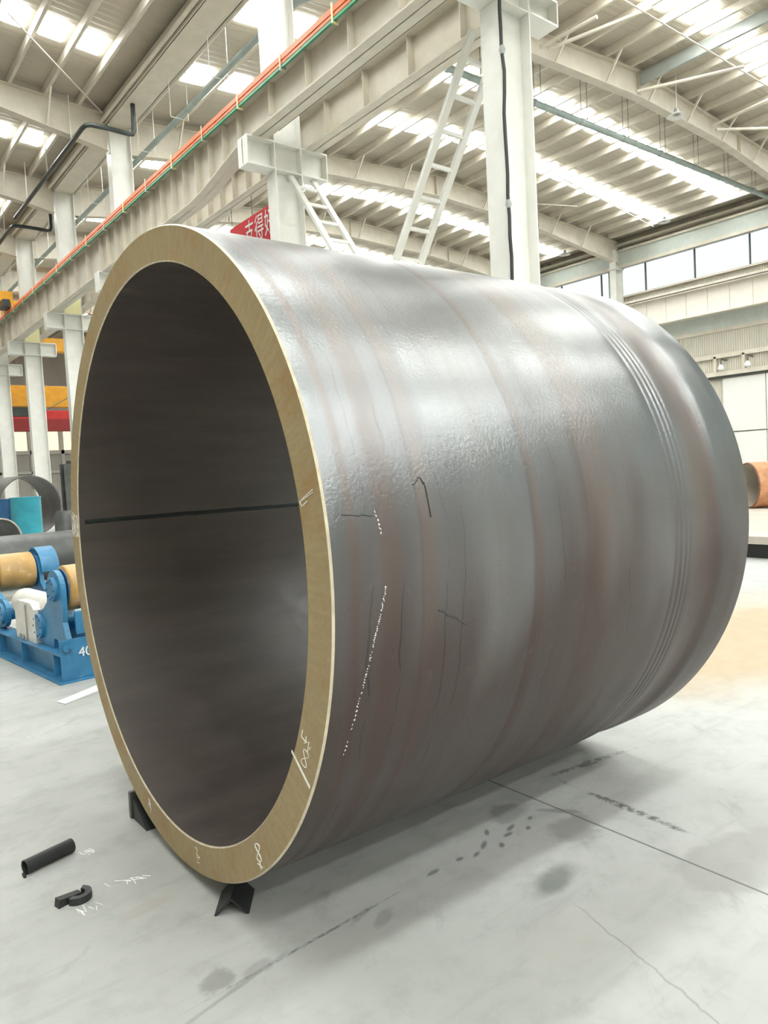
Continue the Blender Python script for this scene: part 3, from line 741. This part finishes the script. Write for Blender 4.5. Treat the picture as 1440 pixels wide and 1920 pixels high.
# raw ground patch where the seam meets the left of the ring
bm = bmesh.new(); A = []
for i in range(13):
    q = R_IN+.004+(R_OUT-R_IN-.009)*i/12; A.append(face_pt(180-1.5+random.gauss(0, .5), q))
for i in range(13):
    q = R_IN+.004+(R_OUT-R_IN-.009)*(12-i)/12; A.append(face_pt(180-7.3+random.gauss(0, .6), q))
vs = [bm.verts.new(p) for p in A]
for i in range(12): bm.faces.new((vs[i], vs[i+1], vs[24-i], vs[25-i]))
t_ = NT('ground_bright_steel'); vv = t_.obj(); X_, Y_, Z_ = t_.xyz(vv)
ns = t_.noise(t_.comb(0.0, t_.math('MULTIPLY', Y_, 60.0), t_.math('MULTIPLY', Z_, 25.0)), 1.0, 5, .7)
mesh('ground_patch', bm, t_.out(t_.mix(t_.smooth(ns, .42, .58), (.30, .22, .13), (.82, .80, .76)), .5), pipe)['label'] = 'pale ground patch at the seam end'
# chalk dashes and scratches on the barrel
def barrel(s, ang, dr=.0006):
    an = math.radians(ang); q = R_OUT+dr; return Vector((s, -q*math.cos(an), q*math.sin(an)+R_OUT))
bm = bmesh.new()
def dash_line(s0, a0, s1, a1, n, r, fill=.5, jit=.003):
    for i in range(n):
        if random.random() > fill+.35: continue
        u0 = i/n; u1 = u0+fill/n
        p = [(s0+(s1-s0)*u+random.uniform(-jit, jit), a0+(a1-a0)*u) for u in (u0, (u0+u1)/2, u1)]
        tube(bm, [barrel(*q) for q in p], r*random.uniform(.5, 1.3), 5)
dash_line(.172, -1.5, .128, -9, 26, .0013, .6)
dash_line(.128, -9, .095, -17, 22, .0012, .5)
dash_line(.095, -17, .075, -25, 12, .0014, .35)
dash_line(.158, 8.4, .17, 5, 6, .0014)
mesh('chalk_dashes', bm, CHALK, pipe)['label'] = 'broken white chalk line on the barrel'
bm = bmesh.new()
for (s0, a0, s1, a1) in ((.05, 8.1, .15, 7.7), (.3, 11.5, .33, 12.3), (.33, 12.3, .345, 11.2), (.345, 11.2, .35, 7), (.36, -6, .47, -9)):
    p = [(s0+(s1-s0)*u/6, a0+(a1-a0)*u/6+random.uniform(-.25, .25)) for u in range(7)]
    tube(bm, [barrel(*q) for q in p], .0022, 5)
mesh('scale_crack', bm, SEAM, pipe)['label'] = 'dark cracks in the mill scale'
# ------------------------------------------------------------------ chocks and scraps on the floor
def angle_chock(loc, rotz, ln, leg, label):
    t = thing('angle_chock', label, 'chock', loc, rotz)
    th = .009
    bm = bmesh.new()
    prism(bm, [(-leg*.71, 0), (-leg*.71+th*1.2, 0), (th*.2, leg*.71-th), (0, leg*.71)], -ln/2, ln/2, 'x')
    mesh('flange', bm, BLACK, t)
    bm = bmesh.new()
    prism(bm, [(leg*.71, 0), (leg*.71-th*1.2, 0), (-th*.2, leg*.71-th), (0, leg*.71)], -ln/2, ln/2, 'x')
    mesh('flange', bm, BLACK, t)
angle_chock((1.085, 2.36, 0), .95, .15, .085, 'black angle-iron chock wedged under the front of the shell')
t = thing('wedge_chock', 'dark steel wedge jammed against the far side of the shell', 'chock', (1.045, 3.24, 0))
bm = bmesh.new(); prism(bm, [(-.13, 0), (.05, 0), (.05, .105), (-.02, .075)], 0.0, .10, 'x'); mesh('wedge_plate', bm, BLACK, t)
bm = bmesh.new(); box(bm, (-.008, .035, 0), (.108, .06, .12), .003); mesh('end_plate', bm, DARKSTEEL, t)

pa, pb = Vector((.562, 3.105, .028)), Vector((.752, 3.16, .028))
t = thing('pipe_offcut', 'short black pipe offcut lying on the floor left of the shell', 'pipe offcut', (0, 0, 0))
bm = bmesh.new(); ax = (pb-pa).normalized()
sv = ax.cross(Vector((0, 0, 1))).normalized(); nv = sv.cross(ax); rg = []
for p, q in ((pa, .028), (pb, .028), (pb, .022), (pa, .022)):
    rg.append([bm.verts.new(p+q*(math.cos(2*PI*k/24)*sv+math.sin(2*PI*k/24)*nv)) for k in range(24)])
for i in range(4):
    A, B = rg[i], rg[(i+1) % 4]
    for k in range(24): bm.faces.new((A[k], A[(k+1) % 24], B[(k+1) % 24], B[k]))
bmesh.ops.recalc_face_normals(bm, faces=bm.faces)
mesh('tube', bm, BLACK, t, True)
bm = bmesh.new(); box(bm, tuple(pa+Vector((-.012, -.03, -.028))), tuple(pa+Vector((-.002, .0, -.018)))); mesh('burr', bm, BLACK, t)

t = thing('steel_scrap', 'small bent piece of black steel scrap near the pipe offcut', 'scrap', (.648, 2.785, 0), .25)
bm = bmesh.new(); prism(bm, [(-.055, .0), (.03, .0), (.035, .018), (-.05, .03)], -.012, .02, 'y'); mesh('flat_bar', bm, BLACK, t)
bm = bmesh.new()
P = arc((.02, -.012), .046, -165, 40, 14)+arc((.02, -.012), .024, 40, -165, 14)
prism(bm, P, 0, .026, 'z'); mesh('hook', bm, BLACK, t)

bm = bmesh.new()
cs = [(1.27, 5.44), (1.60, 5.60), (1.645, 5.50), (1.30, 5.34)]
A = [bm.verts.new((x, y, .002)) for x, y in cs]; B = [bm.verts.new((x, y, .006 if i not in (1, 2) else .02)) for i, (x, y) in enumerate(cs)]
bm.faces.new(A); bm.faces.new(B[::-1])
for i in range(4): bm.faces.new((A[i], A[(i+1) % 4], B[(i+1) % 4], B[i]))
bmesh.ops.recalc_face_normals(bm, faces=bm.faces)
tag(mesh('paper_strip', bm, PAPER), 'white strip of paper on the floor in front of the blue rotator', 'paper')

def floor_chalk(marks, label):
    bm = bmesh.new()
    for st in marks:
        tube(bm, [(x, y, .0008) for x, y in st], .0016, 4)
    tag(mesh('chalk_scribble', bm, CHALK), label, 'chalk mark')
def scrib(cx, cy, n, L, ang, sp):
    o = []
    for i in range(n):
        x, y = cx+random.gauss(0, sp), cy+random.gauss(0, sp*.5); a = math.radians(ang+random.gauss(0, 18)); l = L*random.uniform(.5, 1.1)
        o.append([(x, y), (x+l*.5*math.cos(a)+random.gauss(0, .002), y+l*.5*math.sin(a)), (x+l*math.cos(a), y+l*math.sin(a))])
    return o
floor_chalk(scrib(.80, 3.13, 5, .05, -70, .02), 'white chalk scribble on the floor at the right end of the pipe offcut')
floor_chalk(scrib(.86, 2.78, 12, .045, -60, .03), 'white chalk scribble on the floor between scrap and shell')
floor_chalk(scrib(.655, 2.70, 8, .05, -80, .025), 'white chalk strokes on the floor in front of the steel scrap')

# ------------------------------------------------------------------ welding rotator
rot = thing('welding_rotator', 'blue welding rotator with tan rollers standing behind the shell at left', 'welding rotator', (1.432, 5.902, 0), math.radians(5.5))
bm = bmesh.new()
box(bm, (-.03, -.03, 0), (.85, 2.3, .015))
for u in (.04, .70):
    box(bm, (u-.04, .01, .015), (u+.10, 2.25, .032)); box(bm, (u-.04, .01, .205), (u+.10, 2.25, .222)); box(bm, (u+.02, .01, .032), (u+.035, 2.25, .205))
mesh('base_frame', bm, BLUE, rot)
for v in (.16, .90, 1.5, 2.2):
    bm = bmesh.new(); box(bm, (0.0, v, .032), (.055, v+.014, .205)); mesh('stiffener', bm, BLUE, rot)
bm = bmesh.new(); box(bm, (0, 0, .015), (.82, .015, .33), .004); mesh('end_plate', bm, BLUE, rot)
lettering('40', .105, PAPER, rot, (.185, -.004, .215), (PI/2, 0, 0), label='white number 40 on the blue end plate')
def unit(v, s):
    """roller unit; s=+1: hub towards the viewer end, leaning back"""
    def q(a, z): return (v+s*a, z)
    plate = [q(.0, .30), q(-.12, .24), q(-.20, .22)] if False else None
    P = []
    hubc = (0, .70); lowc = (.36, .37)
    P += [(hubc[0]+.15*math.cos(math.radians(a)), hubc[1]+.15*math.sin(math.radians(a))) for a in range(10, 191, 15)]
    P += [(-.15, .52), (-.13, .45), (-.2, .30), (-.2, .225), (-.02, .225), (.0, .3), (.08, .3), (.1, .225), (.30, .225)]
    P += [(lowc[0]+.13*math.cos(math.radians(a)), lowc[1]+.13*math.sin(math.radians(a))) for a in range(-80, 101, 15)]
    P += [(.25, .53), (.18, .58)]
    for uu in (.085, .50):
        bm = bmesh.new(); prism(bm, [q(*p) for p in P], uu-.02, uu+.02, 'x'); mesh('side_plate', bm, BLUE, rot)
    for uu in (.06,):
        for (c, r) in ((hubc, .095), (lowc, .1)):
            a, z = q(*c); bm = bmesh.new(); cyl(bm, (uu+.01, a, z), (uu-.025, a, z), r, 24); h = mesh('bearing_cover', bm, BLUE, rot, True)
            bm = bmesh.new()
            for k in range(8):
                an = 2*PI*k/8; cyl(bm, (uu-.024, a+r*.78*math.cos(an), z+r*.78*math.sin(an)), (uu-.034, a+r*.78*math.cos(an), z+r*.78*math.sin(an)), .009, 6)
            mesh('bolt', bm, DEEPBLUE, h)
    a, z = q(*hubc)
    bm = bmesh.new(); revolve(bm, [(.13, .05), (.13, .16), (.14, .175), (.15, .18), (.445, .18), (.455, .175), (.46, .16), (.46, .05)], 40, 'x')
    bmesh.ops.translate(bm, verts=bm.verts, vec=(0, a, z)); rl = mesh('roller', bm, TAN, rot, True)
    for (u0_, u1_) in ((.122, .135), (.455, .468)):
        bm = bmesh.new(); tube(bm, [(u0_, a, z), (u1_, a, z)], .155, 32); mesh('roller_rim', bm, DEEPBLUE, rl, True)
    a2, z2 = q(*lowc)
    bm = bmesh.new(); tube(bm, [(.12, a2, z2), (.47, a2, z2)], .075, 20); mesh('cross_shaft', bm, BLUE, rot, True)
unit(.22, 1); unit(1.95, -1)
bm = bmesh.new(); box(bm, (.14, .02, .355), (.47, .05, .53), .006); mesh('front_shield', bm, BLUE, rot)
bm = bmesh.new()
prism(bm, arc((1.95, .70), .215, -10, 185, 16)+arc((1.95, .70), .203, 185, -10, 16), .49, .66, 'x'); mesh('gear_guard', bm, BLUE, rot, True)
bm = bmesh.new(); prism(bm, [(.62, .20), (1.10, .20), (1.10, .50), (1.02, .55), (.70, .55), (.62, .50)], .03, .36, 'x'); gb = mesh('gearbox', bm, SCUFFWHITE, rot)
bm = bmesh.new(); box(bm, (.018, .80, .20), (.03, .812, .53)); mesh('cover_joint', bm, GREYSTEEL, gb)
for v in (.9, .98):
    bm = bmesh.new(); cyl(bm, (.03, v, .25), (.018, v, .25), .018, 12); mesh('bolt', bm, GREYSTEEL, gb)
bm = bmesh.new(); tube(bm, [(.2, .55, .48), (.2, 1.35, .48)], .12, 20); mesh('motor', bm, SCUFFWHITE, rot, True)
bm = bmesh.new(); cyl(bm, (.08, -.01, .27), (.08, -.035, .27), .02, 6); cyl(bm, (.045, -.0, .27), (.045, -.02, .27), .03, 12); mesh('bolt', bm, BLUE, rot)

# ------------------------------------------------------------------ stock behind the rotator
t = thing('long_pipe', 'long dark steel pipe lying behind the blue rotator', 'pipe', (-.6, 12.2, 0))
bm = bmesh.new(); revolve(bm, [(0, .33), (0, .37), (6.6, .37), (6.6, .33), (0, .33)], 48, 'x'); bmesh.ops.translate(bm, verts=bm.verts, vec=(0, 0, .44)); mesh('tube', bm, DARKSTEEL, t, True)
for x in (1.4, 5.2):
    bm = bmesh.new(); box(bm, (x-.1, -.45, 0), (x+.1, .45, .075)); mesh('timber', bm, GREYSTEEL, t)
bm = bmesh.new(); box(bm, (.2, 10.9, 0), (5.4, 11.1, .06), .004)
tag(mesh('steel_bar', bm, GREYSTEEL), 'flat pale steel bar on the floor in front of the long dark pipe', 'steel bar')

t = thing('teal_drum', 'tall teal drum standing behind the long dark pipe', 'drum', (5.03, 23.3, 0))
bm = bmesh.new(); revolve(bm, [(0, .40), (0, .41), (1.22, .41), (1.25, .43), (1.25, .40), (1.1, .38), (1.1, 0.001)], 40, 'z'); mesh('drum_wall', bm, TEAL, t, True)
bm = bmesh.new(); tube(bm, [(.41*math.cos(2*PI*k/32), .41*math.sin(2*PI*k/32), 1.24) for k in range(32)], .018, 6, close=True); mesh('rim', bm, TEAL, t, True)
t = thing('blue_drum', 'dark blue drum half hidden by the teal drum', 'drum', (4.72, 24.1, 0))
bm = bmesh.new(); revolve(bm, [(0, .3), (1.2, .3), (1.22, .32), (1.22, .0)], 32, 'z'); mesh('drum_wall', bm, DEEPBLUE, t, True)
bm = bmesh.new(); tube(bm, [(.31*math.cos(2*PI*k/28), .31*math.sin(2*PI*k/28), 1.21) for k in range(28)], .016, 6, close=True); mesh('rim', bm, DEEPBLUE, t, True)
t = thing('blue_press', 'low blue grey machine at the left edge behind the drums', 'machine', (3.85, 26.2, 0))
mesh('body', bbox((-.5, -.4, 0), (.5, .4, 1.0), .03), paint('dull_blue', (.16, .28, .38), .5, .2), t)
mesh('top_cover', bbox((-.55, -.45, 1.0), (.55, .45, 1.12), .02), PALESTEEL, t)

bm = bmesh.new(); n = 64
revolve(bm, [(0, .92), (0, .955), (1.7, .955), (1.7, .92), (0, .92)], n, 'y')
tag(mesh('steel_ring', bm, paint('ring_steel', (.15, .135, .125), .45, .25), None, True, (5.59, 25.2, .955), (0, 0, .12)), 'thin rolled steel ring standing behind the teal drum', 'steel ring')
for i, (x, y, h) in enumerate(((5.56, 20.9, 2.1), (5.84, 21.3, 2.2))):
    bm = bmesh.new(); box(bm, (-.1, -.1, 0), (.1, -.085, h)); box(bm, (-.1, .085, 0), (.1, .1, h)); box(bm, (-.008, -.085, 0), (.008, .085, h))
    tag(mesh('steel_section', bm, DARKSTEEL, None, False, (x, y, 0), (0, 0, .3)), ['dark upright steel section just left of the shell rim', 'second dark upright steel section touching the shell rim'][i], 'steel section')
t = thing('pipe_sleeve', 'short dark curved pipe sleeve standing left of the shell rim', 'pipe sleeve', (5.02, 19.3, 0))
bm = bmesh.new(); revolve(bm, [(.0, .2), (.0, .23), (.78, .23), (.9, .17), (.9, .15), (.76, .2), (.0, .2)], 32, 'z'); mesh('tube', bm, DARKSTEEL, t, True)
bm = bmesh.new(); revolve(bm, [(0, .15), (.5, .15), (.52, .13), (.52, .0)], 24, 'z'); mesh('inner_tube', bm, BLACK, t, True)
t = thing('pipe_offcut', 'wide cut pipe end with dark mouth at the left edge behind the long pipe', 'pipe offcut', (2.95, 16.0, 0), .25)
bm = bmesh.new(); revolve(bm, [(0, .40), (0, .43), (1.1, .43), (1.1, .40), (0, .40)], 48, 'y'); bmesh.ops.translate(bm, verts=bm.verts, vec=(0, 0, .52)); mesh('tube', bm, DARKSTEEL, t, True)
bm = bmesh.new(); tube(bm, [(.415*math.cos(2*PI*k/40), -.004, .52+.415*math.sin(2*PI*k/40)) for k in range(40)], .018, 6, close=True); mesh('cut_rim', bm, PALESTEEL, t, True)
bm = bmesh.new(); box(bm, (-.4, .1, 0), (.4, 1.0, .09)); mesh('timber', bm, GREYSTEEL, t)

# far end of the hall
for i, (y, z0, z1, m, lab) in enumerate(((44.0, 5.95, 7.1, YELLOW, 'yellow bridge crane girder across the far end'), (46.5, 4.95, 6.0, RED, 'red bridge crane girder below the yellow one at the far end'))):
    t = thing('bridge_crane', lab, 'crane', (0, y, 0))
    mesh('bridge', bbox((8.3, -.3, z0 if i == 0 else z0+.55), (30, .3, z1), .02), m, t)
    if i == 1:
        mesh('lower_flange', bbox((8.3, -.34, z0-.15), (30, .34, z0+.55), .02), DARKRED, t)
        bm = bmesh.new()
        for k in range(4): box(bm, (9.2+.5*k, -.2, z1), (9.5+.5*k, .2, z1+.3+.1*(k % 2)))
        mesh('trolley', bm, LAMPGREY, t)
    else:
        mesh('hoist', bbox((9.1, -.55, z0-.55), (10.1, -.2, z0-.05), .04), DARKPIPE, t)
    mesh('end_carriage', bbox((8.0, -1, z1-.3), (8.4, 1, z1+.3), .02), m, t)
t = thing('bridge_crane', 'orange yellow bridge crane glimpsed behind the column brackets', 'crane', (0, 40, 0))
mesh('bridge', bbox((8.2, -.3, 8.35), (30, .3, 9.0), .02), YELLOW, t); mesh('end_carriage', bbox((7.85, -1.2, 8.3), (8.2, 1.2, 8.75), .02), YELLOW, t)
t = thing('bridge_crane', 'yellow crane carriage with dark motor on the near rail at the left edge', 'crane', (0, 31.6, 0))
mesh('end_carriage', bbox((6.66, -.9, 8.3), (7.0, .9, 8.62), .02), YELLOW, t); mesh('bridge', bbox((-6.7, -.3, 8.5), (6.9, .3, 9.1), .02), YELLOW, t)
mesh('motor', bbox((6.35, -1.1, 8.3), (6.62, -.4, 8.62), .05), DARKPIPE, t)
t = thing('hoist_hook', 'dark hoist ropes with slings hanging beside the fourth column', 'hoist', (11.8, 40, 0))
bm = bmesh.new(); box(bm, (-.16, -.06, 6.4), (.16, .06, 6.7), .02); mesh('hook_block', bm, WIRE, t)
for dx in (-.12, 0, .12):
    bm = bmesh.new(); tube(bm, [(dx, 0, 8.34), (dx, 0, 6.4), (dx*1.3, 0, 2.4)], .02, 5); mesh('rope', bm, WIRE, t)
for e in ((-2.2, 0, 5.2), (1.2, 0, 5.5)):
    bm = bmesh.new(); tube(bm, [(0, 0, 6.5), e], .02, 5); mesh('sling', bm, WIRE, t)
w = tag(bpy.data.objects.new('window_2', None), kind='structure'); COL.objects.link(w)
bm = bmesh.new()
for k in range(9): box(bm, (9.6+2.3*k, YF-.06, 4.4), (11.5+2.3*k, YF-.02, 6.2))
mesh('pane', bm, emis('sunlit_pane', (1.0, .86, .60), 1.0), w)
bm = bmesh.new()
for k in range(10): box(bm, (9.35+2.3*k, YF-.15, 1.5), (9.58+2.3*k, YF, 6.6))
box(bm, (8, YF-.15, 6.2), (30, YF, 6.5)); box(bm, (8, YF-.15, 4.1), (30, YF, 4.4)); box(bm, (8, YF-.15, 2.6), (30, YF, 2.8))
mesh('window_frame', bm, WHITE, w)

# ------------------------------------------------------------------ right-hand stock: plates and rusty pipe
t = thing('plate_stack', 'thick pale steel plate on dark bearers behind the shell at right', 'steel plate', (10.25, 4.4, 0))
mesh('plate', bbox((0, -3.2, .20), (8.0, 4.1, .31), .006), PALESTEEL, t)
for x in (.1, 3.4, 6.9):
    mesh('bearer', bbox((x, -3.1, 0), (x+.25, 4.0, .20), .01), BLACK, t)
t = thing('rusty_pipe', 'rusty orange pipe lying on the steel plate at the right edge', 'pipe', (15.25, 7.30, .312), -.63)
bm = bmesh.new(); revolve(bm, [(0, .435), (0.0, .47), (2.6, .47), (2.6, .435)], 56, 'x'); bmesh.ops.translate(bm, verts=bm.verts, vec=(0, 0, .47)); mesh('outer_wall', bm, RUST, t, True)
bm = bmesh.new(); revolve(bm, [(2.6, .435), (0.001, .435)], 56, 'x'); bmesh.ops.translate(bm, verts=bm.verts, vec=(0, 0, .47)); mesh('bore', bm, PALESTEEL, t, True)
bm = bmesh.new(); tube(bm, [(-.003, .452*math.cos(2*PI*k/48), .47+.452*math.sin(2*PI*k/48)) for k in range(48)], .02, 6, close=True); mesh('cut_rim', bm, RUSTDARK, t, True)
